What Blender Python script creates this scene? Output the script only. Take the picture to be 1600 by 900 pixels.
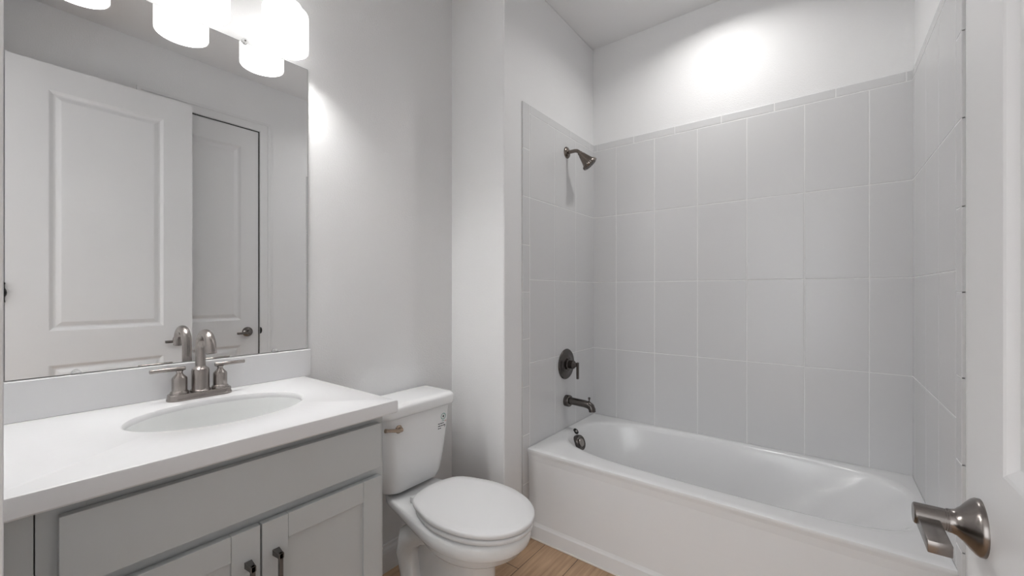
import bpy, bmesh, math
from mathutils import Vector, Matrix
PI = math.pi
S = bpy.context.scene
for o in list(bpy.data.objects):
    bpy.data.objects.remove(o)
COL = S.collection

# ------------------------------------------------------------------ camera, world, exposure
cam_d = bpy.data.cameras.new('camera')
cam = bpy.data.objects.new('camera', cam_d); COL.objects.link(cam)
cam_d.sensor_width = 36.0
cam_d.lens = 638.34 / 1600 * 36
cam_d.shift_y = 6 / 1600
cam_d.clip_start = 0.01
cam.location = (0, 0, 1.265)
cam.rotation_euler = (PI / 2, 0, math.radians(37.397))
S.camera = cam
W = bpy.data.worlds.new('world'); S.world = W
W.use_nodes = True
W.node_tree.nodes['Background'].inputs[0].default_value = (1.0, 0.99, 0.98, 1)
W.node_tree.nodes['Background'].inputs[1].default_value = 0.5
S.view_settings.view_transform = 'Standard'
S.view_settings.look = 'None'
S.view_settings.gamma = 1
S.view_settings.use_curve_mapping = False
S.view_settings.exposure = 1.0

SHADE_EMIT = 0.78
BULB_EMIT = 128.0
CAN_W = 2.4
HALL_W = 23.0

# ------------------------------------------------------------------ materials
def mat(name, col, rough=0.5, metal=0.0, bump=None, spec=0.5, coat=0.0, var=None):
    m = bpy.data.materials.new(name); m.use_nodes = True
    nt = m.node_tree; b = nt.nodes['Principled BSDF']
    b.inputs['Base Color'].default_value = (*col, 1)
    b.inputs['Roughness'].default_value = rough
    b.inputs['Metallic'].default_value = metal
    b.inputs['Specular IOR Level'].default_value = spec
    b.inputs['Coat Weight'].default_value = coat
    b.inputs['Coat Roughness'].default_value = 0.08
    tc = nt.nodes.new('ShaderNodeTexCoord')
    if bump:
        sc, st, dist = bump
        n = nt.nodes.new('ShaderNodeTexNoise'); n.inputs['Scale'].default_value = sc
        n.inputs['Detail'].default_value = 3
        bp = nt.nodes.new('ShaderNodeBump'); bp.inputs['Strength'].default_value = st
        bp.inputs['Distance'].default_value = dist
        nt.links.new(tc.outputs['Object'], n.inputs['Vector'])
        nt.links.new(n.outputs['Fac'], bp.inputs['Height'])
        nt.links.new(bp.outputs['Normal'], b.inputs['Normal'])
    if var:
        sc, c2 = var
        n = nt.nodes.new('ShaderNodeTexNoise'); n.inputs['Scale'].default_value = sc
        mx = nt.nodes.new('ShaderNodeMix'); mx.data_type = 'RGBA'
        mx.inputs[6].default_value = (*col, 1); mx.inputs[7].default_value = (*c2, 1)
        nt.links.new(tc.outputs['Object'], n.inputs['Vector'])
        nt.links.new(n.outputs['Fac'], mx.inputs[0])
        nt.links.new(mx.outputs[2], b.inputs['Base Color'])
    return m

M_WALL = mat('wall_paint', (0.85, 0.85, 0.855), 0.55, bump=(190, 0.35, 0.003))
M_CEIL = mat('ceiling_paint', (0.86, 0.86, 0.865), 0.8, bump=(120, 0.3, 0.003))
M_TRIM = mat('trim_paint', (0.82, 0.82, 0.825), 0.6, var=(3, (0.81, 0.81, 0.815)))
M_DOOR = mat('door_paint', (0.80, 0.80, 0.805), 0.35, var=(2, (0.79, 0.79, 0.795)))
M_TILE = mat('tile_glaze', (0.685, 0.685, 0.692), 0.27, bump=(6, 0.06, 0.01))
M_GROUT = mat('grout', (0.84, 0.84, 0.84), 0.8, bump=(300, 0.2, 0.001))
M_TUB = mat('tub_enamel', (0.835, 0.838, 0.845), 0.16, var=(2, (0.825, 0.828, 0.835)))
M_CHINA = mat('vitreous_china', (0.89, 0.895, 0.90), 0.1, var=(2, (0.88, 0.885, 0.89)))
M_SEAT = mat('seat_plastic', (0.81, 0.81, 0.815), 0.22, var=(2, (0.80, 0.80, 0.805)))
M_COUNTER = mat('cultured_marble', (0.80, 0.80, 0.81), 0.25, var=(4, (0.79, 0.79, 0.80)))
M_BOWL = mat('sink_glaze', (0.80, 0.81, 0.805), 0.12, var=(4, (0.79, 0.80, 0.795)))
M_CAB = mat('cabinet_paint', (0.55, 0.57, 0.575), 0.45, var=(5, (0.54, 0.56, 0.565)))
M_CABIN = mat('cabinet_inside', (0.10, 0.10, 0.098), 0.7, var=(5, (0.09, 0.09, 0.09)))
M_NICKEL = mat('brushed_nickel', (0.36, 0.33, 0.312), 0.27, 1.0, var=(40, (0.33, 0.30, 0.285)))
M_LEVER = mat('door_nickel', (0.25, 0.228, 0.215), 0.24, 1.0, var=(40, (0.225, 0.205, 0.193)))
M_BRONZE = mat('dark_nickel', (0.13, 0.118, 0.112), 0.26, 1.0, var=(40, (0.11, 0.10, 0.095)))
M_WARM = mat('warm_nickel', (0.40, 0.31, 0.24), 0.25, 1.0, var=(40, (0.36, 0.28, 0.215)))
M_SHOWER = mat('shower_nickel', (0.21, 0.178, 0.155), 0.22, 1.0, var=(40, (0.185, 0.157, 0.137)))
M_PULL = mat('pull_metal', (0.17, 0.165, 0.162), 0.5, 0.8, var=(40, (0.17, 0.16, 0.155)))
M_BLACK = mat('black_metal', (0.012, 0.012, 0.012), 0.45, 0.3, var=(30, (0.016, 0.016, 0.016)))
M_GAP = mat('gap_shade_black', (0.02, 0.02, 0.02), 0.8, var=(30, (0.025, 0.025, 0.025)))  # near-black that stands in for shade inside the door gap
M_MIRROR = mat('mirror_silver', (0.93, 0.935, 0.935), 0.0, 1.0)
M_GLASSEDGE = mat('mirror_back', (0.10, 0.11, 0.105), 0.3, var=(30, (0.11, 0.12, 0.115)))
M_CLIP = mat('clear_plastic', (0.95, 0.95, 0.95), 0.05)
M_CLIP.node_tree.nodes['Principled BSDF'].inputs['Transmission Weight'].default_value = 0.85
M_GREEN = mat('sticker_green', (0.10, 0.30, 0.24), 0.5, var=(30, (0.11, 0.32, 0.25)))
M_INK = mat('sticker_ink', (0.03, 0.035, 0.04), 0.5, var=(30, (0.035, 0.04, 0.045)))
M_PINK = mat('sticker_red', (0.65, 0.50, 0.50), 0.5, var=(30, (0.66, 0.51, 0.51)))
M_CAULK = mat('caulk', (0.78, 0.74, 0.70), 0.6, var=(20, (0.76, 0.72, 0.68)))

def emit_mat(name, col, st):
    m = bpy.data.materials.new(name); m.use_nodes = True
    b = m.node_tree.nodes['Principled BSDF']
    b.inputs['Base Color'].default_value = (0.85, 0.85, 0.84, 1)
    b.inputs['Roughness'].default_value = 0.35
    b.inputs['Emission Color'].default_value = (*col, 1)
    b.inputs['Emission Strength'].default_value = st
    return m
M_SHADE = emit_mat('opal_glass', (1.0, 0.99, 0.975), SHADE_EMIT)
M_LIP = emit_mat('opal_glass_rim', (1.0, 0.985, 0.955), 0.62)
M_BULB = emit_mat('bulb_glow', (1.0, 0.99, 0.975), BULB_EMIT)
M_CAN = emit_mat('can_lens', (1.0, 0.985, 0.96), 1.5)

def floor_mat():
    m = bpy.data.materials.new('wood_plank'); m.use_nodes = True
    nt = m.node_tree; b = nt.nodes['Principled BSDF']; L = nt.links.new
    tc = nt.nodes.new('ShaderNodeTexCoord')
    mp = nt.nodes.new('ShaderNodeMapping')
    mp.inputs['Rotation'].default_value = (0, 0, PI / 2)
    mp.inputs['Location'].default_value = (0.30, 0.0, 0)
    L(tc.outputs['Object'], mp.inputs[0])
    br = nt.nodes.new('ShaderNodeTexBrick')
    br.inputs['Scale'].default_value = 1
    br.inputs['Mortar Size'].default_value = 0.0018
    br.inputs['Mortar Smooth'].default_value = 0.1
    br.inputs['Brick Width'].default_value = 1.2
    br.inputs['Row Height'].default_value = 0.185
    br.inputs['Color1'].default_value = (0.54, 0.36, 0.225, 1)
    br.inputs['Color2'].default_value = (0.48, 0.318, 0.198, 1)
    br.inputs['Mortar'].default_value = (0.10, 0.065, 0.04, 1)
    br.offset = 0.37
    L(mp.outputs[0], br.inputs['Vector'])
    m2 = nt.nodes.new('ShaderNodeMapping'); m2.inputs['Scale'].default_value = (28, 1.6, 1)
    L(tc.outputs['Object'], m2.inputs[0])
    n = nt.nodes.new('ShaderNodeTexNoise'); n.inputs['Scale'].default_value = 2.2; n.inputs['Detail'].default_value = 6
    L(m2.outputs[0], n.inputs['Vector'])
    rp = nt.nodes.new('ShaderNodeValToRGB')
    rp.color_ramp.elements[0].position = 0.3; rp.color_ramp.elements[0].color = (0.72, 0.70, 0.68, 1)
    rp.color_ramp.elements[1].position = 0.7; rp.color_ramp.elements[1].color = (1.1, 1.1, 1.1, 1)
    L(n.outputs['Fac'], rp.inputs[0])
    mx = nt.nodes.new('ShaderNodeMix'); mx.data_type = 'RGBA'; mx.blend_type = 'MULTIPLY'
    mx.inputs[0].default_value = 1
    L(br.outputs['Color'], mx.inputs[6]); L(rp.outputs[0], mx.inputs[7])
    L(mx.outputs[2], b.inputs['Base Color'])
    b.inputs['Roughness'].default_value = 0.42
    bp = nt.nodes.new('ShaderNodeBump'); bp.inputs['Strength'].default_value = 0.3; bp.inputs['Distance'].default_value = 0.002
    L(br.outputs['Fac'], bp.inputs['Height']); bp.invert = True
    L(bp.outputs[0], b.inputs['Normal'])
    return m
M_FLOOR = floor_mat()

# ------------------------------------------------------------------ mesh helpers
def new(): return bmesh.new()

def box(bm, x0, x1, y0, y1, z0, z1, bev=0.0, seg=2, mi=0):
    t = bmesh.new()
    bmesh.ops.create_cube(t, size=1)
    bmesh.ops.scale(t, vec=(abs(x1 - x0), abs(y1 - y0), abs(z1 - z0)), verts=t.verts)
    bmesh.ops.translate(t, vec=((x0 + x1) / 2, (y0 + y1) / 2, (z0 + z1) / 2), verts=t.verts)
    if bev > 0:
        bmesh.ops.bevel(t, geom=t.edges[:], offset=bev, segments=seg, profile=0.5, affect='EDGES')
    for f in t.faces: f.material_index = mi
    me = bpy.data.meshes.new('tmp'); t.to_mesh(me); t.free()
    bm.from_mesh(me); bpy.data.meshes.remove(me)
    return bm

def loft(bm, rings, cap0=True, cap1=True, mi=0):
    vs = [[bm.verts.new(p) for p in r] for r in rings]
    n = len(vs[0])
    for a, b in zip(vs, vs[1:]):
        for i in range(n):
            f = bm.faces.new((a[i], a[(i + 1) % n], b[(i + 1) % n], b[i])); f.material_index = mi
    if cap0:
        f = bm.faces.new(list(reversed(vs[0]))); f.material_index = mi
    if cap1:
        f = bm.faces.new(vs[-1]); f.material_index = mi
    return vs

def frame(d):
    d = Vector(d).normalized()
    u = Vector((0, 0, 1)) if abs(d.z) < 0.95 else Vector((1, 0, 0))
    a = d.cross(u).normalized(); b = d.cross(a).normalized()
    return d, a, b

def lathe(bm, base, axis, prof, n=32, mi=0):
    """prof: list of (radius, distance along axis)"""
    d, a, b = frame(axis); base = Vector(base)
    rings = []
    for r, h in prof:
        r = max(r, 1e-5)
        rings.append([base + d * h + (a * math.cos(2 * PI * k / n) + b * math.sin(2 * PI * k / n)) * r for k in range(n)])
    loft(bm, rings, mi=mi)
    return bm

def tube(bm, pts, rad, n=16, mi=0, square=False):
    pts = [Vector(p) for p in pts]
    rads = rad if isinstance(rad, (list, tuple)) else [rad] * len(pts)
    d0 = (pts[1] - pts[0]).normalized()
    _, a, b = frame(d0)
    rings = []
    prev = d0
    for i, p in enumerate(pts):
        if i == 0: t = d0
        elif i == len(pts) - 1: t = (pts[-1] - pts[-2]).normalized()
        else: t = ((pts[i + 1] - p).normalized() + (p - pts[i - 1]).normalized()).normalized()
        q = prev.rotation_difference(t)
        a = q @ a; b = q @ b; prev = t
        rings.append([p + (a * math.cos(2 * PI * k / n) + b * math.sin(2 * PI * k / n)) * rads[i] for k in range(n)])
    loft(bm, rings, mi=mi)
    return bm

def arc(c, r, a0, a1, n, ax=(1, 0, 0), az=(0, 0, 1)):
    c = Vector(c); ax = Vector(ax); az = Vector(az)
    return [c + ax * (r * math.cos(a0 + (a1 - a0) * i / n)) + az * (r * math.sin(a0 + (a1 - a0) * i / n)) for i in range(n + 1)]

def obj(name, bm, m, parent=None, smooth=None, bevel=None, subsurf=0):
    bmesh.ops.recalc_face_normals(bm, faces=bm.faces[:])
    me = bpy.data.meshes.new(name)
    bm.to_mesh(me); bm.free()
    for x in (m if isinstance(m, (list, tuple)) else [m]): me.materials.append(x)
    o = bpy.data.objects.new(name, me); COL.objects.link(o)
    if parent: o.parent = parent
    if bevel:
        md = o.modifiers.new('bevel', 'BEVEL'); md.width = bevel; md.segments = 2; md.limit_method = 'ANGLE'
        md.angle_limit = math.radians(40)
    if subsurf:
        md = o.modifiers.new('sub', 'SUBSURF'); md.levels = subsurf; md.render_levels = subsurf
    if smooth:
        for p in me.polygons: p.use_smooth = True
        if smooth < 179:
            me.set_sharp_from_angle(angle=math.radians(smooth))
    return o

def tag(o, label=None, cat=None, group=None, kind=None):
    if label: o['label'] = label
    if cat: o['category'] = cat
    if group: o['group'] = group
    if kind: o['kind'] = kind
    return o

def thing(name, label, cat, loc=(0, 0, 0), group=None, kind=None):
    o = bpy.data.objects.new(name, None); COL.objects.link(o)
    o.empty_display_size = 0.05
    o.location = loc
    return tag(o, label, cat, group, kind)

class Local:
    """children are built in world coordinates, then shifted to their thing's base"""
    def __init__(self, root): self.root = root; self.off = Vector(root.location)
    def add(self, name, bm, m, parent=None, label=None, **k):
        bmesh.ops.translate(bm, vec=-self.off, verts=bm.verts)
        o = obj(name, bm, m, parent or self.root, **k)
        if label: o['label'] = label
        return o

# ------------------------------------------------------------------ key dimensions (metres)
XM, XL, XR = -1.583, -1.217, 0.307     # mirror wall, shower wall tile face, right end tile face
YW, YB = 1.541, 2.488                  # wing wall, back tile face
CEIL = 2.878
TH = 0.008                             # tile thickness
XRW = XR + TH                          # right drywall face
XLW = XL - TH
YBW = YB + TH

# ------------------------------------------------------------------ room shell
bm = new(); box(bm, -2.2, 1.6, -2.4, 2.7, -0.08, 0.0)
tag(obj('floor', bm, M_FLOOR), 'tan wood plank floor between toilet and tub', 'floor', kind='structure')
bm = new(); box(bm, -2.2, 1.6, -2.4, 2.7, CEIL, CEIL + 0.08)
tag(obj('ceiling', bm, M_CEIL), 'white painted ceiling above the tub alcove', 'ceiling', kind='structure')
bm = new(); box(bm, XM - 0.1, XM, -0.115, YW + 0.05, 0, CEIL)
tag(obj('wall_left', bm, M_WALL), 'light grey wall behind mirror, vanity and toilet', 'wall', kind='structure')
# wing wall and shower wall: one L-shaped block that stands out from the mirror wall
bm = new(); box(bm, XM - 0.1, XLW, YW, YBW + 0.1, 0, CEIL, bev=0.006)
tag(obj('wall_middle', bm, M_WALL), 'light grey wing wall between toilet and shower', 'wall', kind='structure')
bm = new(); box(bm, XLW - 0.05, XRW + 0.1, YBW, YBW + 0.1, 0, CEIL)
tag(obj('wall_back', bm, M_WALL), 'light grey wall above the long side of the tub', 'wall', kind='structure')

# right wall with the opening of the closed closet door
D2Y0, D2Y1, DTOP = 0.69, 1.322, 2.500
bm = new()
box(bm, XRW, XRW + 0.115, 0.0, D2Y0 - 0.022, 0, CEIL)
box(bm, XRW, XRW + 0.115, D2Y1 + 0.022, YBW + 0.1, 0, CEIL)
box(bm, XRW, XRW + 0.115, D2Y0 - 0.022, D2Y1 + 0.022, DTOP + 0.022, CEIL)
tag(obj('wall_right', bm, M_WALL), 'light grey wall holding the closed door, seen in the mirror', 'wall', kind='structure')

# front wall with the doorway the camera looks through
OX0, OX1 = -0.652, 0.192
bm = new()
box(bm, XM - 0.1, OX0 - 0.02, -0.115, 0.0, 0, CEIL)
box(bm, OX1 + 0.02, XRW + 0.115, -0.115, 0.0, 0, CEIL)
box(bm, OX0 - 0.02, OX1 + 0.02, -0.115, 0.0, DTOP + 0.025, CEIL)
tag(obj('wall_front', bm, M_WALL), 'light grey wall at the left end of the vanity', 'wall', kind='structure')
bm = new()   # jamb and casing of the entry doorway
box(bm, OX0 - 0.02, OX0, -0.115, 0.0, 0, DTOP + 0.02)
box(bm, OX1, OX1 + 0.02, -0.115, 0.0, 0, DTOP + 0.02)
box(bm, OX0 - 0.02, OX1 + 0.02, -0.115, 0.0, DTOP, DTOP + 0.025)
box(bm, OX0 - 0.062, OX0 - 0.004, 0.0, 0.016, 0, DTOP + 0.065, bev=0.003)
box(bm, OX1 + 0.006, OX1 + 0.062, 0.0, 0.05, 0, DTOP + 0.065, bev=0.003)
box(bm, OX0 - 0.062, OX1 + 0.062, 0.0, 0.016, DTOP + 0.006, DTOP + 0.065, bev=0.003)
tag(obj('trim_1', bm, M_TRIM), 'white casing of the open entry doorway at the left picture edge', 'door casing', kind='structure')
# hallway outside
bm = new()
box(bm, -2.2, -2.1, -2.4, -0.115, 0, CEIL)
box(bm, 1.5, 1.6, -2.4, -0.115, 0, CEIL)
box(bm, -2.2, -1.8, -2.5, -2.4, 0, CEIL)
box(bm, 1.2, 1.6, -2.5, -2.4, 0, CEIL)
box(bm, -1.8, 1.2, -2.5, -2.4, 0, 0.30)
box(bm, -1.8, 1.2, -2.5, -2.4, 2.60, CEIL)
tag(obj('wall_hall', bm, M_WALL), 'light grey hallway walls outside the entry door', 'wall', kind='structure')
# added fill light at the unseen far end of the hallway
ld = bpy.data.lights.new('hall_fill_light', 'AREA'); ld.shape = 'RECTANGLE'; ld.size = 3.0; ld.size_y = 2.3
ld.energy = HALL_W; ld.color = (0.93, 0.97, 1.0)
lo = bpy.data.objects.new('hall_fill_light', ld); COL.objects.link(lo); lo.location = (-0.3, -2.41, 1.45)
lo.rotation_euler = (PI / 2, 0, 0)

bm = new()   # unseen frame added around the hallway fill light
for xx in (-1.80, -0.80, 0.16, 1.16):
    box(bm, xx, xx + 0.04, -2.46, -2.42, 0.30, 2.60)
box(bm, -1.8, 1.2, -2.46, -2.42, 0.30, 0.34); box(bm, -1.8, 1.2, -2.46, -2.42, 2.56, 2.60)
tag(obj('fill_light_frame', bm, M_TRIM), 'added white frame around the hallway fill light', 'window', kind='structure')
# casing of the closet door
bm = new()
cy0, cy1 = D2Y0 - 0.006, D2Y1 + 0.006
ct_ = DTOP + 0.006
for (a, b_) in ((cy0 - 0.072, cy0), (cy1, cy1 + 0.072)):
    box(bm, XRW - 0.007, XRW, a, b_, 0, ct_)
box(bm, XRW - 0.007, XRW, cy0 - 0.072, cy1 + 0.072, ct_, ct_ + 0.072)
for a, b_ in ((cy0 - 0.072, cy0 - 0.052), (cy1 + 0.052, cy1 + 0.072)):
    box(bm, XRW - 0.0105, XRW - 0.007, a, b_, 0, ct_ + 0.052)
box(bm, XRW - 0.0105, XRW - 0.007, cy0 - 0.072, cy1 + 0.072, ct_ + 0.052, ct_ + 0.072)
# jamb liner
box(bm, XRW, XRW + 0.115, D2Y0 - 0.021, D2Y0 - 0.003, 0, DTOP + 0.02)
box(bm, XRW, XRW + 0.115, D2Y1 + 0.003, D2Y1 + 0.021, 0, DTOP + 0.02)
box(bm, XRW, XRW + 0.115, D2Y0 - 0.02, D2Y1 + 0.02, DTOP + 0.003, DTOP + 0.021)
tag(obj('trim_2', bm, M_TRIM), 'white casing around the closed door, seen in the mirror', 'door casing', kind='structure')

# baseboards
def baseboard(name, pts, label):
    """profile swept along axis-aligned segments: each (x0,y0,x1,y1,nx,ny)"""
    bm = new()
    for (x0, y0, x1, y1, nx, ny) in pts:
        prof = [(0, 0), (0.014, 0), (0.014, 0.085), (0.011, 0.098), (0.006, 0.108), (0.005, 0.120), (0, 0.122)]
        r0 = [Vector((x0 + nx * p, y0 + ny * p, z)) for p, z in prof]
        r1 = [Vector((x1 + nx * p, y1 + ny * p, z)) for p, z in prof]
        loft(bm, [r0, r1])
    return tag(obj(name, bm, M_TRIM), label, 'baseboard', kind='structure')
baseboard('baseboard_left', [(XM, 0.75, XM, YW, 1, 0)], 'white baseboard on the wall behind the toilet')
baseboard('baseboard_middle', [(XM + 0.014, YW, XLW + 0.014, YW, 0, -1), (XLW, YW - 0.014, XLW, 1.678, 1, 0)], 'white baseboard around the wing wall beside the tub')
baseboard('baseboard_right', [(XRW, cy1 + 0.073, XRW, 1.678, -1, 0), (XRW, 0.06, XRW, cy0 - 0.073, -1, 0)], 'white baseboard on the wall beside the closed door')

# ------------------------------------------------------------------ shower tile
RZ = [0.456, 0.895, 1.328, 1.756, 2.193]
TOPZ = 2.238
G = 0.0016
def tile(bm, P, a0, a1, z0, z1):
    a0 += G; a1 -= G; z0 += G; z1 -= G
    e = 0.0022
    def ring(i, d): return [Vector(P(a0 + i, z0 + i, d)), Vector(P(a1 - i, z0 + i, d)), Vector(P(a1 - i, z1 - i, d)), Vector(P(a0 + i, z1 - i, d))]
    loft(bm, [ring(0, TH), ring(0, 0.0016), ring(e * 0.45, 0.0004), ring(e * 1.2, 0)], cap0=False)
def tiled(name, P, cols, trim_joints, vtrim, label):
    bm = new()
    for c0, c1 in zip(cols, cols[1:]):
        for z0, z1 in zip(RZ, RZ[1:]):
            tile(bm, P, c0, c1, z0, z1)
    for j0, j1 in zip(trim_joints, trim_joints[1:]):
        tile(bm, P, j0, j1, RZ[-1], TOPZ)
    lo, hi = min(cols[0], trim_joints[0]), max(cols[-1], trim_joints[-1])
    if vtrim:
        va, vb, vj = vtrim
        for z0, z1 in zip(vj, vj[1:]):
            tile(bm, P, va, vb, z0, z1)
        lo = va
    gl = [Vector(P(lo + 0.002, RZ[0] - 0.04, 0.0012)), Vector(P(hi, RZ[0] - 0.04, 0.0012)), Vector(P(hi, TOPZ - 0.002, 0.0012)), Vector(P(lo + 0.002, TOPZ - 0.002, 0.0012))]
    f = bm.faces.new([bm.verts.new(p) for p in gl]); f.material_index = 1
    if vtrim:
        gl = [Vector(P(va + 0.002, 0, 0.0012)), Vector(P(vb, 0, 0.0012)), Vector(P(vb, RZ[0], 0.0012)), Vector(P(va + 0.002, RZ[0], 0.0012))]
        f = bm.faces.new([bm.verts.new(p) for p in gl]); f.material_index = 1
    return tag(obj(name, bm, [M_TILE, M_GROUT]), label, 'wall tile', kind='structure')
bx = [XL + v for v in (-0.004, 0.157, 0.401, 0.644, 0.889, 1.139, 1.381, 1.528)]
bj = [XL + v for v in (-0.004, 0.025, 0.272, 0.519, 0.766, 1.013, 1.260, 1.504, 1.528)]
tiled('wall_back_tile', lambda a, z, d: (a, YB + d, z), bx, bj, None, 'white glazed tile on the wall along the back of the tub')
vj = [0.0, 0.280, 0.530, 0.777, 1.022, 1.264, 1.506, 1.755, 2.001, TOPZ]
YC = YB + 0.004
sy = [1.745, 1.995, 2.242, YC]
tiled('wall_middle_tile', lambda a, z, d: (XL - d, a, z), sy, [1.745, 1.93, 2.18, 2.43, YC], (1.682, 1.745, vj), 'white glazed tile behind the shower head and tub faucet')
tiled('wall_right_tile', lambda a, z, d: (XR + d, a, z), [1.745, 1.972, 2.190, 2.425, YC], [1.745, 1.93, 2.18, 2.43, YC], (1.682, 1.745, vj), 'white glazed tile at the right end of the tub')

# ------------------------------------------------------------------ doors
def panel_face(bm, P, y0, y1, z0, z1, panels):
    """a flat moulded face with grooved panels; P(a, z, depth)"""
    # cut the face into strips around the panels
    def quad(a0, a1, b0, b1):
        bm.faces.new([bm.verts.new(P(a0, b0, 0)), bm.verts.new(P(a1, b0, 0)), bm.verts.new(P(a1, b1, 0)), bm.verts.new(P(a0, b1, 0))])
    pa0, pa1 = panels[0][0], panels[0][1]
    quad(y0, pa0, z0, z1); quad(pa1, y1, z0, z1)
    zs = [z0] + [v for p in panels for v in (p[2], p[3])] + [z1]
    for i in range(0, len(zs), 2): quad(pa0, pa1, zs[i], zs[i + 1])
    for (a0, a1, b0, b1) in panels:
        prof = [(0, 0), (0.004, 0.0015), (0.016, 0.009), (0.021, 0.010), (0.026, 0.0095), (0.046, 0.002), (0.050, 0.0015)]
        rings = [[Vector(P(a0 + i, b0 + i, d)), Vector(P(a1 - i, b0 + i, d)), Vector(P(a1 - i, b1 - i, d)), Vector(P(a0 + i, b1 - i, d))] for i, d in prof]
        loft(bm, rings, cap0=False)

def door_slab(face_x, back, y0, y1, z0, z1, stile):
    """slab whose moulded face is at x=face_x looking to -x"""
    bm = new()
    pl = [(y0 + stile, y1 - stile, 0.26, 0.866), (y0 + stile, y1 - stile, 1.052, z1 - 0.138)]
    panel_face(bm, lambda a, z, d: (face_x + d, a, z), y0, y1, z0, z1, pl)
    panel_face(bm, lambda a, z, d: (face_x + back - d, a, z), y0, y1, z0, z1, pl)
    for (a, b_) in (((y0, z0), (y0, z1)), ((y0, z1), (y1, z1)), ((y1, z1), (y1, z0)), ((y1, z0), (y0, z0))):
        bm.faces.new([bm.verts.new(p) for p in ((face_x, *a), (face_x, *b_), (face_x + back, *b_), (face_x + back, *a))])
    bmesh.ops.remove_doubles(bm, verts=bm.verts, dist=1e-5)
    return bm

def lever_set(loc, root, fx, y, z, side, m):
    """rose, neck and lever on a face at x=fx; side=-1 looks to -x; the lever points to -y"""
    bm = new()
    s = side
    lathe(bm, (fx, y, z), (s, 0, 0), [(0.0, 0), (0.0360, 0), (0.0360, 0.004), (0.0342, 0.007), (0.029, 0.012), (0.0215, 0.018), (0.0165, 0.0235), (0.0150, 0.028), (0.0150, 0.0315), (0.0, 0.0315)], 48)
    h = loc.add('rose', bm, m, root, smooth=40)
    bm = new()
    lathe(bm, (fx, y, z), (s, 0, 0), [(0.0, 0.030), (0.0140, 0.030), (0.0140, 0.0335), (0.0132, 0.0335), (0.0132, 0.0345), (0.0140, 0.0345), (0.0140, 0.0630), (0.0125, 0.0645), (0.0, 0.0645)], 40)
    loc.add('neck', bm, m, h, smooth=40)
    bm = new()
    x0, x1 = fx + s * 0.0620, fx + s * 0.0395
    box(bm, min(x0, x1), max(x0, x1), y - 0.083, y - 0.006, z - 0.0135, z + 0.002, bev=0.0015)
    # the lever swells into the round neck
    loc.add('lever', bm, m, h, smooth=40)
    return h

# entry door, swung open against the right wall
FX = 0.163
d1 = thing('door_1', 'white two-panel entry door swung open along the right, with dark lever', 'door', (FX, 0.085, 0), kind='structure')
L1 = Local(d1)
L1.add('door_slab', door_slab(FX, 0.035, 0.085, 0.862, 0.010, 2.495, 0.147), M_DOOR)
lever_set(L1, d1, FX, 0.795, 0.957, -1, M_LEVER)
lever_set(L1, d1, FX + 0.035, 0.795, 0.957, 1, M_LEVER)
for zz in (1.262,):
    bm = new()
    tube(bm, [(FX - 0.006, 0.079, zz - 0.044), (FX - 0.006, 0.079, zz + 0.044)], 0.0055, 14)
    for s in (-1, 1):
        bmesh.ops.create_uvsphere(bm, u_segments=12, v_segments=8, radius=0.007, matrix=Matrix.Translation((FX - 0.006, 0.079, zz + s * 0.046)))
    lathe(bm, (FX - 0.006, 0.079, zz - 0.024), (0, 0, 1), [(0, 0), (0.006, 0.002), (0.0105, 0.012), (0.012, 0.024), (0.0105, 0.036), (0.006, 0.046), (0, 0.048)], 16)
    L1.add('hinge', bm, M_BLACK, smooth=50, label='black ball-tipped hinge')

# closet door, closed
d2 = thing('door_2', 'closed white two-panel door seen in the mirror behind the open one', 'door', (XRW, D2Y0, 0), kind='structure')
L2 = Local(d2)
L2.add('door_slab', door_slab(XRW + 0.006, 0.035, D2Y0, D2Y1 - 0.004, 0.010, DTOP - 0.004, 0.115), M_DOOR)
lever_set(L2, d2, XRW + 0.006, 1.243, 0.963, -1, M_LEVER)
bm = new()
box(bm, XRW + 0.002, XRW + 0.0055, D2Y1 - 0.0035, D2Y1 + 0.0025, 0.012, DTOP)
box(bm, XRW + 0.002, XRW + 0.0055, D2Y0, D2Y1, DTOP - 0.0035, DTOP + 0.0025)
L2.add('gap_shadow', bm, M_GAP)  # black strips painting the shade in the gap round the closed door
bm = new()
lathe(bm, (XRW - 0.0075, D2Y1 + 0.004, 0.968), (-1, 0, 0), [(0, 0), (0.026, 0), (0.026, 0.001), (0, 0.0015)], 28)
bmesh.ops.bisect_plane(bm, geom=bm.verts[:] + bm.edges[:] + bm.faces[:], plane_co=(0, D2Y1 + 0.003, 0), plane_no=(0, -1, 0), clear_outer=True)
bmesh.ops.scale(bm, vec=(1, 0.55, 1), space=Matrix.Translation((0, -(D2Y1 + 0.003), 0)), verts=bm.verts)
L2.add('strike_lip', bm, M_BLACK, label='dark strike plate lip')

# ------------------------------------------------------------------ vanity cabinet
CT, CTH = 0.946, 0.0385       # counter top height, thickness
CX = -1.002                  # counter front
FF = -1.043                  # face frame plane
DF = FF + 0.023              # door and drawer faces
CY1 = 0.755                  # counter right end
CABY = 0.731                 # cabinet right side
cab = thing('vanity_cabinet', 'grey painted shaker vanity cabinet under the white countertop', 'vanity', ((XM + FF) / 2, 0.37, 0))
LC = Local(cab)
ZT = CT - CTH
bm = new()
box(bm, XM + 0.002, FF - 0.018, CABY - 0.016, CABY, 0.10, ZT)
box(bm, XM + 0.002, FF - 0.018, 0.018, 0.034, 0.10, ZT)
box(bm, XM + 0.002, XM + 0.012, 0.034, CABY - 0.016, 0.10, ZT)
box(bm, XM + 0.012, FF - 0.018, 0.034, CABY - 0.016, 0.10, 0.116)
LC.add('cabinet_box', bm, M_CAB)
bm = new()
box(bm, FF - 0.0185, FF, 0.058, 0.118, 0.10, ZT, bev=0.0008)
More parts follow.
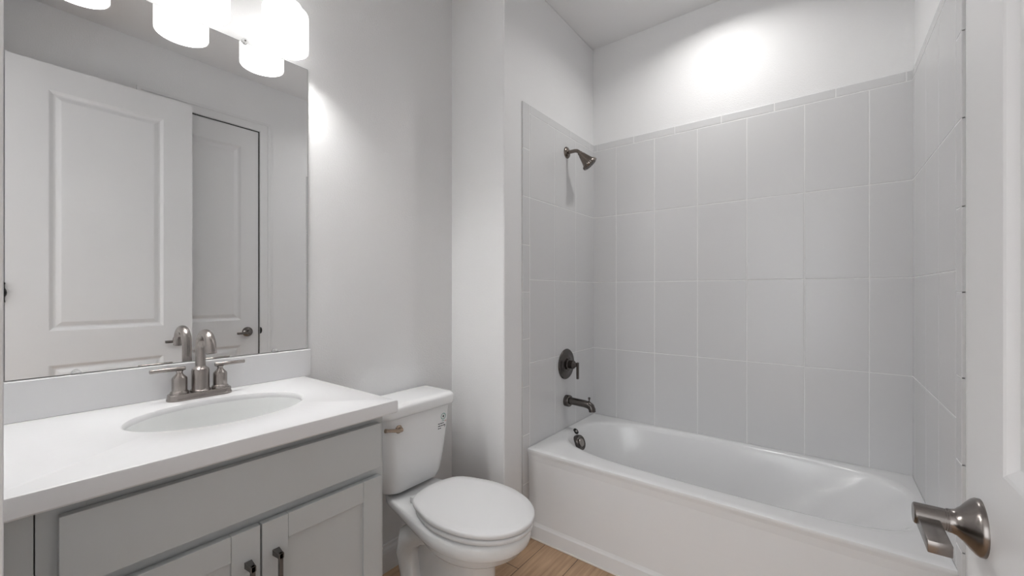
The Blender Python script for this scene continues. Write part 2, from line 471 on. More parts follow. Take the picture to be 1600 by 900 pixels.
box(bm, FF - 0.0185, FF, CABY - 0.040, CABY, 0.10, ZT, bev=0.0008)
box(bm, FF - 0.0180, FF - 0.0005, 0.118, CABY - 0.040, ZT - 0.035, ZT)
box(bm, FF - 0.0180, FF - 0.0005, 0.118, CABY - 0.040, 0.715, 0.775)
box(bm, FF - 0.0180, FF - 0.0005, 0.118, CABY - 0.040, 0.10, 0.14)
LC.add('face_frame', bm, M_CAB)
bm = new(); box(bm, FF - 0.0185, FF - 0.0015, 0.010, 0.0565, 0.10, ZT, bev=0.0008)
LC.add('filler_strip', bm, M_CAB)
bm = new(); box(bm, FF - 0.09, FF - 0.075, 0.018, CABY, 0.0, 0.10)
LC.add('toe_kick', bm, M_CAB)
DY0, DYM, DY1 = 0.083, 0.3935, 0.711
bm = new(); box(bm, DF - 0.019, DF, DY0, DY1, 0.759, 0.8855, bev=0.0012)
LC.add('drawer_front', bm, M_CAB)
def shaker(y0, y1, z0, z1, hy):
    bm = new(); w = 0.057
    box(bm, DF - 0.0185, DF, y0, y0 + w, z0, z1, bev=0.0010)
    box(bm, DF - 0.0185, DF, y1 - w, y1, z0, z1, bev=0.0010)
    box(bm, DF - 0.0185, DF - 0.0006, y0 + w + 0.0006, y1 - w - 0.0006, z1 - w, z1, bev=0.0010)
    box(bm, DF - 0.0185, DF - 0.0006, y0 + w + 0.0006, y1 - w - 0.0006, z0, z0 + w, bev=0.0010)
    d = LC.add('door', bm, M_CAB)
    bm = new(); box(bm, DF - 0.0165, DF - 0.0085, y0 + w - 0.001, y1 - w + 0.001, z0 + w - 0.001, z1 - w + 0.001)
    LC.add('panel', bm, M_CAB, d)
    bm = new(); zt, zb, s = 0.664, 0.534, 0.0058
    for zz in (zt - s, zb + s):     # square posts flare toward the door face
        rr = lambda x, h, k: [Vector((x, hy + a * h, zz + b * k)) for a, b in ((-1, -1), (1, -1), (1, 1), (-1, 1))]
        loft(bm, [rr(DF, 0.0075, 0.0068), rr(DF + 0.004, 0.0072, 0.0065), rr(DF + 0.022, 0.0056, s), rr(DF + 0.030, 0.0054, s)])
    box(bm, DF + 0.021, DF + 0.030, hy - 0.0042, hy + 0.0042, zb, zt, bev=0.0008)
    LC.add('handle', bm, M_PULL, d, label='dark square bar pull')
shaker(DY0, DYM - 0.0025, 0.115, 0.734, 0.366)
shaker(DYM + 0.0015, DY1, 0.115, 0.734, 0.424)

# ------------------------------------------------------------------ countertop with integral sink
SX, SY, SA, SB = -1.305, 0.409, 0.150, 0.201     # sink centre, half depth (x), half width (y)
top = thing('countertop', 'white vanity countertop with backsplash and oval sink', 'countertop', ((XM + CX) / 2, 0.37, ZT))
LT = Local(top)
bm = new()
N = 64
cx0, cx1, cy0_, cy1_ = XM + 0.001, CX, 0.001, CY1
def rect_pt(ang):
    dx, dy = math.cos(ang), math.sin(ang)
    ks = []
    if dx > 1e-9: ks.append((cx1 - SX) / dx)
    if dx < -1e-9: ks.append((cx0 - SX) / dx)
    if dy > 1e-9: ks.append((cy1_ - SY) / dy)
    if dy < -1e-9: ks.append((cy0_ - SY) / dy)
    k = min(ks); return (SX + dx * k, SY + dy * k)
angs = sorted(set([2 * PI * i / N for i in range(N)] + [math.atan2(y - SY, x - SX) % (2 * PI) for x in (cx0, cx1) for y in (cy0_, cy1_)]))
b = 0.005
def outer(z, ins):
    r = []
    for a in angs:
        x, y = rect_pt(a)
        x = min(max(x, cx0), cx1 - ins); y = min(max(y, cy0_), cy1_ - ins)
        r.append(Vector((x, y, z)))
    return r
def oval(z, k, dx=0.0):
    return [Vector((SX + dx + SA * k * math.cos(a), SY + SB * k * math.sin(a), z)) for a in angs]
loft(bm, [oval(ZT, 1.04), outer(ZT, 0.004), outer(ZT + 0.004, 0), outer(CT - b, 0), outer(CT - b * 0.3, b * 0.3), outer(CT, b), oval(CT, 1.035), oval(CT - 0.0012, 1.015), oval(CT - 0.005, 1.0), oval(CT - 0.012, 0.992), oval(CT - 0.018, 0.995)], cap0=False, cap1=False)
LT.add('slab', bm, M_COUNTER, smooth=35)
bm = new()
rs = []
for k, z in ((1.005, CT - 0.012), (0.985, CT - 0.020), (0.955, CT - 0.045), (0.90, CT - 0.085), (0.80, CT - 0.118), (0.62, CT - 0.138), (0.40, CT - 0.147), (0.16, CT - 0.150), (0.10, CT - 0.151)):
    rs.append(oval(z, k))
loft(bm, rs, cap0=False, cap1=True)
sink = LT.add('sink_bowl', bm, M_BOWL, smooth=60)
bm = new(); lathe(bm, (SX, SY, CT - 0.152), (0, 0, 1), [(0, 0), (0.030, 0), (0.031, 0.003), (0.026, 0.005), (0.018, 0.003), (0.017, 0.008), (0, 0.010)], 28)
LT.add('drain', bm, M_NICKEL, sink, smooth=40)
bm = new(); box(bm, XM + 0.001, XM + 0.021, 0.001, 0.776, CT + 0.0002, 1.046, bev=0.002)
LT.add('backsplash', bm, M_COUNTER)

# ------------------------------------------------------------------ faucet
FXc, FYc = -1.512, 0.413
fa = thing('faucet', 'brushed nickel two-handle faucet with arched spout behind the sink', 'faucet', (FXc, FYc, CT))
LF = Local(fa)
def stadium(z, hx, hy, n=12):
    pts = []
    for i in range(n + 1):
        a = -PI / 2 + PI * i / n; pts.append((math.sin(a), math.cos(a)))
    r = [Vector((FXc + hx * s, FYc + (hy - hx) + hx * c, z)) for s, c in pts]
    r += [Vector((FXc - hx * s, FYc - (hy - hx) - hx * c, z)) for s, c in pts]
    return r
bm = new()
loft(bm, [stadium(CT + 0.0003, 0.0275, 0.082), stadium(CT + 0.005, 0.0275, 0.082), stadium(CT + 0.0072, 0.0258, 0.0803), stadium(CT + 0.0175, 0.0252, 0.0797), stadium(CT + 0.0195, 0.0236, 0.0781)])
LF.add('base', bm, M_NICKEL, smooth=35)
zb = CT + 0.0195
bm = new()
lathe(bm, (FXc, FYc, zb), (0, 0, 1), [(0, 0), (0.026, 0), (0.026, 0.003), (0.0235, 0.005), (0.0225, 0.008), (0.0225, 0.060), (0.0215, 0.066), (0.0150, 0.072), (0.0137, 0.074), (0, 0.074)], 40)
rr_, cz = 0.047, CT + 0.148
path = [(FXc, FYc, zb + 0.07), (FXc, FYc, cz - 0.03)] + arc((FXc + rr_, FYc, cz), rr_, PI, PI * 0.06, 20) 
e = Vector(path[-1]); dr = Vector((math.sin(PI * 0.06), 0, -math.cos(PI * 0.06)))
path += [e + dr * 0.006, e + dr * 0.014]
tube(bm, path, 0.0130, 24)
lathe(bm, e + dr * 0.0135, dr, [(0.0130, 0), (0.0136, 0.001), (0.0136, 0.004), (0.011, 0.005), (0.010, 0.003), (0, 0.003)], 24)
LF.add('spout', bm, M_NICKEL, smooth=35)
for s in (-1, 1):
    hy = FYc + s * 0.0510
    bm = new()
    lathe(bm, (FXc, hy, zb - 0.001), (0, 0, 1), [(0, 0), (0.0225, 0), (0.0225, 0.005), (0.0205, 0.008), (0.0185, 0.010), (0.0185, 0.044), (0.0175, 0.048), (0.0105, 0.056), (0.0078, 0.060), (0.0078, 0.064), (0.010, 0.069), (0, 0.069)], 36)
    h = LF.add('handle', bm, M_NICKEL, smooth=35)
    bm = new()
    ya, yb_ = hy - s * 0.014, hy + s * 0.068
    za = zb + 0.0725
    tube(bm, [(FXc, ya, za), (FXc, ya + s * 0.001, za), (FXc, yb_ - s * 0.001, za), (FXc, yb_, za)], [0.0050, 0.0057, 0.0057, 0.0050], 16)
    LF.add('lever', bm, M_NICKEL, h, smooth=35)

# ------------------------------------------------------------------ mirror
mi_ = thing('mirror', 'large frameless wall mirror above the vanity backsplash', 'mirror', (XM, 0.39, 1.047))
LM = Local(mi_)
MZ0, MZ1, MY0, MY1 = 1.0475, 2.119, 0.004, 0.7715
bm = new(); box(bm, XM + 0.0005, XM + 0.0045, MY0, MY1, MZ0, MZ1)
LM.add('backing', bm, M_GLASSEDGE)
bm = new()
bm.faces.new([bm.verts.new(p) for p in ((XM + 0.0049, MY0 + 0.001, MZ0 + 0.001), (XM + 0.0049, MY1 - 0.001, MZ0 + 0.001), (XM + 0.0049, MY1 - 0.001, MZ1 - 0.001), (XM + 0.0049, MY0 + 0.001, MZ1 - 0.001))])
LM.add('pane', bm, M_MIRROR)
for (yy, zz, s) in ((0.556, MZ1, 1), (0.268, MZ1, 1), (0.159, MZ0, -1), (0.653, MZ0, -1)):
    bm = new()
    lathe(bm, (XM + 0.0052, yy, zz + s * 0.004), (1, 0, 0), [(0, 0), (0.010, 0), (0.010, 0.004), (0.008, 0.0055), (0, 0.006)], 20)
    if s < 0:
        bmesh.ops.translate(bm, vec=(0, 0, 0.0055), verts=bm.verts)
        bmesh.ops.bisect_plane(bm, geom=bm.verts[:] + bm.edges[:] + bm.faces[:], plane_co=(0, 0, MZ0), plane_no=(0, 0, -1), clear_outer=True)
        bmesh.ops.holes_fill(bm, edges=bm.edges[:])
    c = LM.add('mirror_clip', bm, M_CLIP, smooth=40, label='clear plastic mirror clip')
    if s > 0:
        bm = new(); lathe(bm, (XM + 0.011, yy, zz + 0.005), (1, 0, 0), [(0, 0), (0.0032, 0), (0.0028, 0.0015), (0, 0.002)], 12)
        LM.add('screw', bm, M_PULL, c, smooth=40)

# ------------------------------------------------------------------ vanity light
LXc, LZ = -1.482, 2.107
vl = thing('vanity_light', 'three-shade white glass vanity light glowing above the mirror', 'vanity light', (XM, 0.407, 2.40))
LV = Local(vl)
bm = new(); box(bm, XM, XM + 0.022, 0.12, 0.70, 2.345, 2.455, bev=0.004)
LV.add('back_plate', bm, M_NICKEL, smooth=40)
for yy in (0.166, 0.407, 0.648):
    bm = new()
    tube(bm, [(XM + 0.02, yy, 2.40), (XM + 0.06, yy, 2.40)] + arc((XM + 0.06, yy, 2.40 - (LXc - XM - 0.06)), LXc - XM - 0.06, PI / 2, 0, 8)[1:] + [(LXc, yy, 2.29)], 0.008, 14)
    lathe(bm, (LXc, yy, 2.215), (0, 0, 1), [(0, 0), (0.015, 0), (0.015, 0.070), (0.012, 0.076), (0, 0.077)], 24)
    for k in range(3):
        an = 2 * PI * k / 3 + 0.5
        tube(bm, [(LXc, yy, 2.252), (LXc + 0.049 * math.cos(an), yy + 0.049 * math.sin(an), 2.252)], 0.003, 8)
    LV.add('arm', bm, M_NICKEL, smooth=40)
    bm = new()
    R = 0.0715
    # opal cylinder with a wall thickness, open below and with an unseen collar added on top to aim bulb light upward
    lathe_prof = [(0.048, 0.152), (0.050, 0.152), (0.051, 0.132), (0.054, 0.128), (R - 0.006, 0.128), (R - 0.001, 0.126), (R, 0.121), (R, 0.002), (R - 0.001, 0.0), (R - 0.003, 0.0), (R - 0.004, 0.002), (R - 0.004, 0.119), (R - 0.008, 0.124), (0.052, 0.124), (0.048, 0.128), (0.048, 0.152)]
    d_, a_, b_ = frame((0, 0, 1))
    rings = [[Vector((LXc, yy, LZ + h)) + (a_ * math.cos(2 * PI * k / 48) + b_ * math.sin(2 * PI * k / 48)) * r for k in range(48)] for r, h in lathe_prof]
    loft(bm, rings, cap0=False, cap1=False)
    bm.faces.ensure_lookup_table()
    for f in bm.faces:
        if all(v.co.z < LZ + 0.0022 for v in f.verts): f.material_index = 1
    sh = LV.add('lamp_shade', bm, [M_SHADE, M_LIP], smooth=40, label='glowing white opal glass shade')
    bm = new()
    lathe(bm, (LXc, yy, LZ + 0.108), (0, 0, -1), [(0, 0), (0.013, 0), (0.013, 0.012), (0.022, 0.030), (0.030, 0.050), (0.027, 0.070), (0.014, 0.083), (0, 0.086)], 24)
    LV.add('bulb', bm, M_BULB, sh, smooth=60)

# ------------------------------------------------------------------ recessed light over the tub
rl = thing('ceiling_light', 'round recessed ceiling light over the tub', 'ceiling light', (-0.44, 2.10, CEIL))
LR = Local(rl)
bm = new(); lathe(bm, (-0.44, 2.10, CEIL), (0, 0, -1), [(0.068, 0.0), (0.092, 0.0), (0.092, 0.004), (0.074, 0.010), (0.068, 0.006)], 40)
LR.add('trim_ring', bm, M_TRIM, smooth=40)
bm = new(); lathe(bm, (-0.44, 2.10, CEIL), (0, 0, -1), [(0, 0.001), (0.068, 0.001), (0.066, 0.004), (0, 0.005)], 40)
LR.add('lens', bm, M_CAN, smooth=40)
ld = bpy.data.lights.new('tub_can_light', 'AREA'); ld.shape = 'DISK'; ld.size = 0.12; ld.spread = math.radians(150); ld.energy = CAN_W; ld.color = (1, 0.985, 0.965)
lo = bpy.data.objects.new('tub_can_light', ld); COL.objects.link(lo); lo.parent = rl
lo.location = (0, 0, -0.012)

# ------------------------------------------------------------------ toilet
TY = 1.158
to = thing('toilet', 'white two-piece toilet with closed lid beside the vanity', 'toilet', (-1.2, TY, 0))
LO = Local(to)
def egg(z, xb, xm, xf, w, wb, n=40, pw=2.15, uw=14):
    xs = []
    for i in range(n + 1):
        t = (1 - math.cos(PI * i / n)) / 2
        xs.append(xb + (xf - xb) * t)
    def hw(x):
        if x >= xm:
            u = min(1, (x - xm) / (xf - xm)); return w * max(0, 1 - u ** pw) ** (1 / 2.0)
        u = (xm - x) / (xm - xb)
        s = u * u * (3 - 2 * u)
        base = w + (wb - w) * s
        return base * max(0, 1 - u ** uw) ** 0.5
    r = [Vector((x, TY + hw(x), z)) for x in xs[:-1]]
    r += [Vector((x, TY - hw(x), z)) for x in reversed(xs[1:])]
    return r
bm = new()
XBK = XM + 0.06
loft(bm, [
    egg(0.000, -1.46, -1.20, -0.952, 0.126, 0.105),
    egg(0.022, -1.46, -1.20, -0.952, 0.126, 0.105),
    egg(0.034, -1.455, -1.19, -0.972, 0.106, 0.090),
    egg(0.070, -1.40, -1.16, -0.984, 0.092, 0.060),
    egg(0.200, -1.38, -1.12, -0.984, 0.090, 0.058),
    egg(0.262, -1.38, -1.12, -0.980, 0.091, 0.058),
    egg(0.274, -1.38, -1.11, -0.968, 0.098, 0.062),
    egg(0.286, -1.38, -1.10, -0.936, 0.120, 0.068),
    egg(0.304, -1.38, -1.09, -0.898, 0.147, 0.076),
    egg(0.328, -1.40, -1.085, -0.866, 0.167, 0.088),
    egg(0.350, -1.45, -1.08, -0.850, 0.1765, 0.102),
    egg(0.354, -1.465, -1.08, -0.845, 0.180, 0.105),
    egg(0.361, -1.485, -1.08, -0.838, 0.185, 0.110),
    egg(0.378, XBK, -1.08, -0.836, 0.186, 0.118),
    egg(0.398, XBK, -1.08, -0.836, 0.186, 0.120),
    egg(0.407, XBK, -1.08, -0.842, 0.180, 0.117),
    egg(0.410, XBK, -1.08, -0.850, 0.172, 0.111),
])
# trapway standing out on both sides
for s in (-1, 1):
    pth = [(-1.20, TY + s * 0.040, 0.300), (-1.29, TY + s * 0.066, 0.300), (-1.352, TY + s * 0.074, 0.262), (-1.370, TY + s * 0.076, 0.200), (-1.350, TY + s * 0.077, 0.135), (-1.335, TY + s * 0.078, 0.070), (-1.335, TY + s * 0.080, 0.004)]
    tube(bm, pth, [0.036, 0.050, 0.052, 0.049, 0.045, 0.046, 0.054], 16)
bowl = LO.add('bowl', bm, M_CHINA, smooth=60)
for s in (-1, 1):
    bm = new(); lathe(bm, (-1.26, TY + s * 0.115, 0.018), (0, 0, 1), [(0, 0), (0.016, 0), (0.016, 0.010), (0.010, 0.018), (0, 0.020)], 20)
    LO.add('bolt_cap', bm, M_SEAT, bowl, smooth=50)
# seat and lid
def slab_egg(bm, z0, z1, xb, xm, xf, w, wb, dome=0.0, inner=None):
    def rg(z, ins): return egg(z, xb + ins, xm, xf - ins, w - ins, wb - ins, pw=2.2, uw=8)
    r = 0.006
    rings = [rg(z0 + 0.0065, 0.022), rg(z0 + 0.006, 0.012), rg(z0, 0.0045), rg(z0, 0.0012), rg(z0 + 0.002, 0), rg(z1 - r, 0), rg(z1 - r * 0.45, 0.0015), rg(z1, r)]
    if dome:
        rings += [rg(z1 + dome * 0.35, 0.035), rg(z1 + dome * 0.7, 0.075), rg(z1 + dome, 0.115 if wb > 0.13 else 0.1)]
    loft(bm, rings)
SXB, SXM, SXF = -1.315, -1.085, -0.818
bm = new(); slab_egg(bm, 0.4180, 0.4345, SXB + 0.02, SXM, SXF - 0.004, 0.184, 0.140)
seat = LO.add('seat', bm, M_SEAT, smooth=45)
bm = new(); slab_egg(bm, 0.4402, 0.4570, SXB, SXM, SXF, 0.187, 0.142, dome=0.004)
lid = LO.add('seat_lid', bm, M_SEAT, smooth=45)
for s in (-1, 1):
    bm = new(); box(bm, -1.335, -1.285, TY + s * 0.075 - 0.02, TY + s * 0.075 + 0.02, 0.410, 0.436, bev=0.005)
    LO.add('seat_hinge', bm, M_SEAT, smooth=45)
for x in (-0.96, -1.20):
    for s in (-1, 1):
        for (za, own) in ((0.4100, seat), (0.4340, lid)):
            bm = new(); box(bm, x - 0.012, x + 0.012, TY + s * 0.125 - 0.006, TY + s * 0.125 + 0.006, za, za + 0.0145)
            LO.add('bumper', bm, M_SEAT, own)
# tank: rounded rectangle, tapering downward
def rrect(z, x0, x1, hy, r, n=7):
    pts = []
    for (cx, cy, a0) in ((x1 - r, hy - r, 0), (x0 + 0.02, hy - 0.02, PI / 2), (x0 + 0.02, -hy + 0.02, PI), (x1 - r, -hy + r, 1.5 * PI)):
        q = r if cx > x0 + 0.03 else 0.02
        for i in range(n + 1):
            a = a0 + (PI / 2) * i / n
            pts.append(Vector((cx + q * math.cos(a), TY + cy + q * math.sin(a), z)))
    return pts
TB = XM + 0.018
bm = new()
loft(bm, [rrect(0.418, TB + 0.03, -1.435, 0.105, 0.05), rrect(0.422, TB + 0.01, -1.413, 0.128, 0.055), rrect(0.432, TB, -1.398, 0.145, 0.06), rrect(0.460, TB, -1.390, 0.154, 0.06),
          rrect(0.55, TB, -1.384, 0.167, 0.055), rrect(0.65, TB, -1.379, 0.178, 0.05), rrect(0.758, TB, -1.374, 0.188, 0.045)])
tank = LO.add('tank', bm, M_CHINA, smooth=50)
bm = new()
loft(bm, [rrect(0.752, TB - 0.004, -1.366, 0.192, 0.045), rrect(0.755, TB - 0.008, -1.360, 0.199, 0.045), rrect(0.762, TB - 0.008, -1.358, 0.201, 0.045), rrect(0.790, TB - 0.008, -1.356, 0.202, 0.045),
          rrect(0.799, TB - 0.006, -1.361, 0.198, 0.045), rrect(0.804, TB, -1.371, 0.189, 0.04), rrect(0.806, TB + 0.01, -1.39, 0.17, 0.03)])
LO.add('tank_lid', bm, M_CHINA, smooth=50)
bm = new()
ly, lz, lx = TY - 0.118, 0.706, -1.378
lathe(bm, (lx, ly, lz), (1, 0, 0), [(0, 0), (0.016, 0), (0.017, 0.004), (0.014, 0.009), (0.009, 0.011), (0.008, 0.022), (0, 0.023)], 24)
tube(bm, [(lx + 0.018, ly + 0.006, lz), (lx + 0.019, ly - 0.01, lz), (lx + 0.019, ly - 0.062, lz + 0.013), (lx + 0.019, ly - 0.075, lz + 0.016)], [0.008, 0.0075, 0.0065, 0.0085], 16)
LO.add('flush_lever', bm, M_WARM, smooth=40, label='warm nickel flush lever')
# efficiency label printed on the tank front
bm = new()
def on_tank(y, z): # follows the slope of the tank front
    return -1.374 - (0.766 - z) * 0.0432 + 0.0006
def patch(bm, y0, y1, z0, z1, mi):
    f = bm.faces.new([bm.verts.new((on_tank(y, z), y, z)) for y, z in ((y0, z0), (y1, z0), (y1, z1), (y0, z1))]); f.material_index = mi
def disc(bm, yc, zc, r0, r1, mi, n=24, sy=1.0):
    for k in range(n):
        a0, a1 = 2 * PI * k / n, 2 * PI * (k + 1) / n
        pts = [(yc + r0 * sy * math.cos(a0), zc + r0 * math.sin(a0)), (yc + r1 * sy * math.cos(a0), zc + r1 * math.sin(a0)), (yc + r1 * sy * math.cos(a1), zc + r1 * math.sin(a1)), (yc + r0 * sy * math.cos(a1), zc + r0 * math.sin(a1))]
        f = bm.faces.new([bm.verts.new((on_tank(y, z), y, z)) for y, z in pts]); f.material_index = mi
ky, kz = TY + 0.128, 0.700
disc(bm, ky, kz, 0.0115, 0.0145, 0)
disc(bm, ky, kz, 0.001, 0.006, 1, 16, 0.75)
patch(bm, ky - 0.008, ky + 0.008, kz - 0.0215, kz - 0.019, 0)
for (a, w, dz) in ((-0.030, 0.010, 0), (-0.018, 0.012, 0), (-0.004, 0.008, 0), (-0.030, 0.016, -0.0105), (-0.012, 0.010, -0.0105), (0.001, 0.012, -0.0105), (-0.030, 0.008, -0.021), (-0.020, 0.008, -0.021)):
    patch(bm, ky + a, ky + a + w, kz - 0.0325 + dz, kz - 0.0285 + dz, 1)
disc(bm, ky + 0.010, kz - 0.046, 0.003, 0.0042, 1, 14)
patch(bm, ky + 0.010, ky + 0.020, kz - 0.026, kz - 0.020, 2)
LO.add('printed_label', bm, [M_GREEN, M_INK, M_PINK], tank, label='small green and black printed label')

# ------------------------------------------------------------------ bathtub
TF = 1.722                      # outer front edge of the rim
TX0, TX1 = XL - 0.002, XR + 0.002
TBK = YB + 0.002
tb = thing('bathtub', 'white alcove bathtub with flat apron front', 'bathtub', (-0.45, 2.1, 0))
LB = Local(tb)
N = 96
def tub_in(z, x0, x1, y0, y1, p):
    """superellipse-like opening, tighter corners for larger p"""
    cx, cy, ax, ay = (x0 + x1) / 2, (y0 + y1) / 2, (x1 - x0) / 2, (y1 - y0) / 2
    r = []
    for k in range(N):
        a = 2 * PI * k / N
        c, s = math.cos(a), math.sin(a)
        q = p if c > 0 or p < 2.5 else max(2.3, p - 1.2)     # rounder at the drain end
        r.append(Vector((cx + ax * math.copysign(abs(c) ** (2 / q), c), cy + ay * math.copysign(abs(s) ** (2 / q), s), z)))
    return r
def tub_out(z, ins, insf=None):
    insf = ins if insf is None else insf
    x0, x1, y0, y1 = TX0 + ins, TX1 - ins, TF + insf, TBK - ins
    ix, iy = (x0 + x1) / 2, (y0 + y1) / 2
    ref = tub_in(z, x0, x1, y0, y1, 2)
    r = []
    for v in ref:
        dx, dy = (v.x - ix) / ((x1 - x0) / 2), (v.y - iy) / ((y1 - y0) / 2)
        k = 1 / max(abs(dx), abs(dy))
        r.append(Vector((ix + dx * k * (x1 - x0) / 2, iy + dy * k * (y1 - y0) / 2, z)))
    return r
RZT = 0.458
bm = new()
IN = (-1.160, 0.262, 1.838, 2.448)
loft(bm, [
    tub_out(RZT - 0.030, 0.0, 0.006), tub_out(RZT - 0.018, 0.0, 0.003), tub_out(RZT - 0.010, 0.0, 0.0005), tub_out(RZT - 0.003, 0.001, 0.002), tub_out(RZT, 0.003, 0.008),
    tub_out(RZT + 0.001, 0.02, 0.03),
    tub_in(RZT + 0.0005, IN[0] - 0.022, IN[1] + 0.022, IN[2] - 0.040, IN[3] + 0.018, 4.6),
    tub_in(RZT - 0.001, IN[0] - 0.014, IN[1] + 0.014, IN[2] - 0.018, IN[3] + 0.010, 4.4),
    tub_in(RZT - 0.0045, IN[0] - 0.004, IN[1] + 0.004, IN[2] - 0.006, IN[3] + 0.003, 4.2),
    tub_in(RZT - 0.011, IN[0] + 0.0025, IN[1] - 0.006, IN[2] + 0.002, IN[3] - 0.003, 4.2),
    tub_in(RZT - 0.023, IN[0] + 0.010, IN[1] - 0.018, IN[2] + 0.007, IN[3] - 0.007, 4.2),
    tub_in(RZT - 0.050, IN[0] + 0.030, IN[1] - 0.045, IN[2] + 0.012, IN[3] - 0.012, 4.2),
    tub_in(0.30, IN[0] + 0.070, IN[1] - 0.16, IN[2] + 0.035, IN[3] - 0.035, 3.8),
    tub_in(0.18, IN[0] + 0.10, IN[1] - 0.29, IN[2] + 0.055, IN[3] - 0.055, 3.4),
    tub_in(0.12, IN[0] + 0.135, IN[1] - 0.36, IN[2] + 0.085, IN[3] - 0.085, 2.8),
    tub_in(0.095, IN[0] + 0.19, IN[1] - 0.43, IN[2] + 0.14, IN[3] - 0.14, 2.6),
    tub_in(0.088, IN[0] + 0.30, IN[1] - 0.60, IN[2] + 0.22, IN[3] - 0.22, 2.2),
], cap0=False)
shell = LB.add('tub_shell', bm, M_TUB, smooth=50)
bm = new()
prof = [(TF + 0.0062, RZT - 0.030), (TF + 0.010, RZT - 0.060), (TF + 0.014, 0.25), (TF + 0.014, 0.085), (TF + 0.011, 0.076), (TF + 0.007, 0.068), (TF + 0.007, 0.004), (TF + 0.05, 0.004), (TF + 0.05, RZT - 0.030)]
loft(bm, [[Vector((x, y, z)) for y, z in prof] for x in (XL + 0.001, XR - 0.001)])
LB.add('apron', bm, M_TUB)
bm = new(); tube(bm, [(XL + 0.001, TF + 0.006, 0.003), (XR - 0.001, TF + 0.008, 0.003)], 0.004, 8)
LB.add('caulk_line', bm, M_CAULK)
# overflow cover on the left end wall
oc = Vector((IN[0] + 0.034, 2.098, 0.395)); od = Vector((0.93, 0, 0.36)).normalized()
bm = new()
lathe(bm, oc, od, [(0, -0.01), (0.043, -0.01), (0.044, 0.010), (0.042, 0.022), (0.038, 0.026), (0.033, 0.024), (0.0, 0.024)], 36)
ov = LB.add('overflow_cover', bm, M_BRONZE, smooth=40, label='dark metal overflow cover')
bm = new()
lathe(bm, oc + od * 0.0235, od, [(0, 0), (0.024, 0), (0.024, 0.001), (0.021, 0.0045), (0, 0.005)], 32)
LB.add('overflow_plug', bm, M_NICKEL, ov, smooth=40)
# small round maker's badge on the rim above it
bc = Vector((IN[0] + 0.0035, 2.130, 0.4480)); bd = Vector((0.72, -0.10, 0.68)).normalized()
bm = new()
lathe(bm, bc - bd * 0.001, bd, [(0, 0), (0.0180, 0), (0.0180, 0.0022), (0, 0.0024)], 28)
bg = LB.add('badge', bm, M_BLACK, smooth=40, label='small round black badge with a pale mark')
bm = new()
d_, a_, b_ = frame(bd)
for (u0, u1, v0, v1) in ((-0.008, -0.003, -0.006, 0.005), (-0.003, 0.004, 0.002, 0.005), (0.002, 0.0045, -0.003, 0.005), (0.004, 0.008, -0.003, -0.0005)):
    c0 = bc + bd * 0.0018
    bm.faces.new([bm.verts.new(c0 + a_ * u + b_ * v) for u, v in ((u0, v0), (u1, v0), (u1, v1), (u0, v1))])
LB.add('badge_mark', bm, M_CAULK, bg)
bm = new(); lathe(bm, (-0.86, 2.14, 0.089), (0, 0, 1), [(0, 0), (0.036, 0), (0.036, 0.003), (0.026, 0.005), (0.024, 0.010), (0, 0.012)], 32)
LB.add('drain', bm, M_BRONZE, smooth=40)

# ------------------------------------------------------------------ shower fittings
SYC = 2.128
sh = thing('showerhead', 'bronze shower head on a bent arm high on the tiled wall', 'shower head', (XL, SYC, 2.092))
LS = Local(sh)
bm = new(); lathe(bm, (XL, SYC, 2.092), (1, 0, 0), [(0, 0), (0.034, 0), (0.034, 0.003), (0.030, 0.008), (0.018, 0.013), (0.012, 0.015), (0, 0.015)], 36)
LS.add('escutcheon', bm, M_SHOWER, smooth=40)
p0 = Vector((XL + 0.01, SYC, 2.092))
path = [p0, p0 + Vector((0.040, 0, 0.0))] + arc((XL + 0.05, SYC, 2.092 - 0.045), 0.045, PI / 2, PI * 0.25, 8)[1:]
end = path[-1]; hd = Vector((0.56, 0.33, -0.74)).normalized()
path += [end + hd * 0.012]
bm = new(); tube(bm, path, 0.0105, 18)
LS.add('arm', bm, M_SHOWER, smooth=40)
hb = end + hd * 0.008
bm = new()
lathe(bm, hb, hd, [(0, -0.004), (0.0125, -0.004), (0.0145, 0.0), (0.0145, 0.010), (0.018, 0.012), (0.0195, 0.018), (0.030, 0.052), (0.037, 0.070), (0.0395, 0.074), (0.044, 0.076), (0.0455, 0.080), (0.0455, 0.090), (0.043, 0.094), (0.040, 0.094), (0, 0.0935)], 44)
hd_o = LS.add('head', bm, M_SHOWER, smooth=35)
bm = new()
lathe(bm, hb + hd * 0.0937, hd, [(0, 0), (0.037, 0), (0.036, 0.002), (0, 0.003)], 36)
d_, a_, b_ = frame(hd)
for ring_r, cnt in ((0.010, 6), (0.020, 12), (0.030, 18)):
    for k in range(cnt):
        an = 2 * PI * k / cnt
        c = hb + hd * 0.0955 + (a_ * math.cos(an) + b_ * math.sin(an)) * ring_r
        lathe(bm, c, hd, [(0, 0), (0.002, 0), (0.0014, 0.003), (0, 0.003)], 6)
LS.add('spray_face', bm, M_BRONZE, hd_o, smooth=40, label='dark spray face with nozzles')
bm = new()
for k in range(24):      # grip ribs round the rim
    an = 2 * PI * k / 24
    o_ = (a_ * math.cos(an) + b_ * math.sin(an))
    tube(bm, [hb + hd * 0.079 + o_ * 0.0452, hb + hd * 0.091 + o_ * 0.0452], 0.0022, 6)
LS.add('grip_ring', bm, M_BRONZE, hd_o, smooth=40)

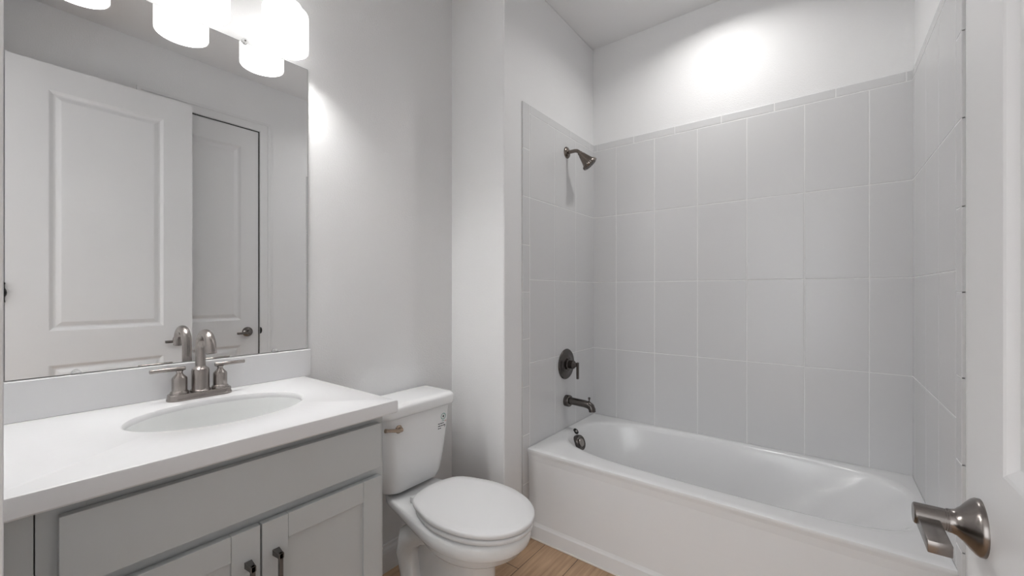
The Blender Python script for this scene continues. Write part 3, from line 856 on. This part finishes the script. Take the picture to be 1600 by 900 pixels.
vv = thing('shower_valve', 'round dark shower valve plate with lever above the tub spout', 'shower valve', (XL, 2.118, 0.838))
LVV = Local(vv)
vy, vz = 2.118, 0.838
bm = new(); lathe(bm, (XL, vy, vz), (1, 0, 0), [(0, 0), (0.089, 0), (0.090, 0.003), (0.086, 0.008), (0.078, 0.010), (0.060, 0.009), (0.056, 0.011), (0.040, 0.014), (0.036, 0.012), (0, 0.012)], 56)
LVV.add('plate', bm, M_BRONZE, smooth=30)
bm = new(); lathe(bm, (XL, vy, vz), (1, 0, 0), [(0, 0.010), (0.030, 0.010), (0.030, 0.020), (0.024, 0.024), (0.024, 0.044), (0.025, 0.046), (0.025, 0.052), (0.020, 0.058), (0.012, 0.066), (0.009, 0.070), (0.009, 0.074), (0, 0.074)], 40)
hub = LVV.add('hub', bm, M_BRONZE, smooth=35)
bm = new()
tube(bm, [(XL + 0.078, vy, vz + 0.016), (XL + 0.078, vy, vz + 0.015), (XL + 0.078, vy, vz - 0.078), (XL + 0.078, vy, vz - 0.080)], [0.0065, 0.0078, 0.0078, 0.0065], 16)
LVV.add('lever', bm, M_BRONZE, hub, smooth=35)

sp = thing('tub_spout', 'dark metal tub spout with diverter knob below the valve', 'tub spout', (XL, 2.118, 0.622))
LSP = Local(sp)
bm = new(); lathe(bm, (XL, 2.118, 0.622), (1, 0, 0), [(0, 0), (0.033, 0), (0.0335, 0.004), (0.0335, 0.026), (0.031, 0.030), (0.024, 0.032), (0, 0.032)], 36)
LSP.add('flange', bm, M_BRONZE, smooth=35)
bm = new()
zc = 0.622
pts = [(XL + 0.028, 2.118, zc + 0.003), (XL + 0.06, 2.118, zc + 0.002), (XL + 0.125, 2.118, zc), (XL + 0.148, 2.118, zc - 0.003), (XL + 0.163, 2.118, zc - 0.012), (XL + 0.170, 2.118, zc - 0.026), (XL + 0.171, 2.118, zc - 0.038)]
tube(bm, pts, [0.0215, 0.0212, 0.0210, 0.0212, 0.0210, 0.0200, 0.0195], 28)
LSP.add('spout_body', bm, M_BRONZE, smooth=40)
bm = new(); lathe(bm, (XL + 0.152, 2.118, zc + 0.012), (0, 0, 1), [(0, 0), (0.0035, 0), (0.0035, 0.016), (0.0062, 0.018), (0.0066, 0.026), (0.005, 0.029), (0, 0.030)], 18)
LSP.add('diverter_knob', bm, M_BRONZE, smooth=40)
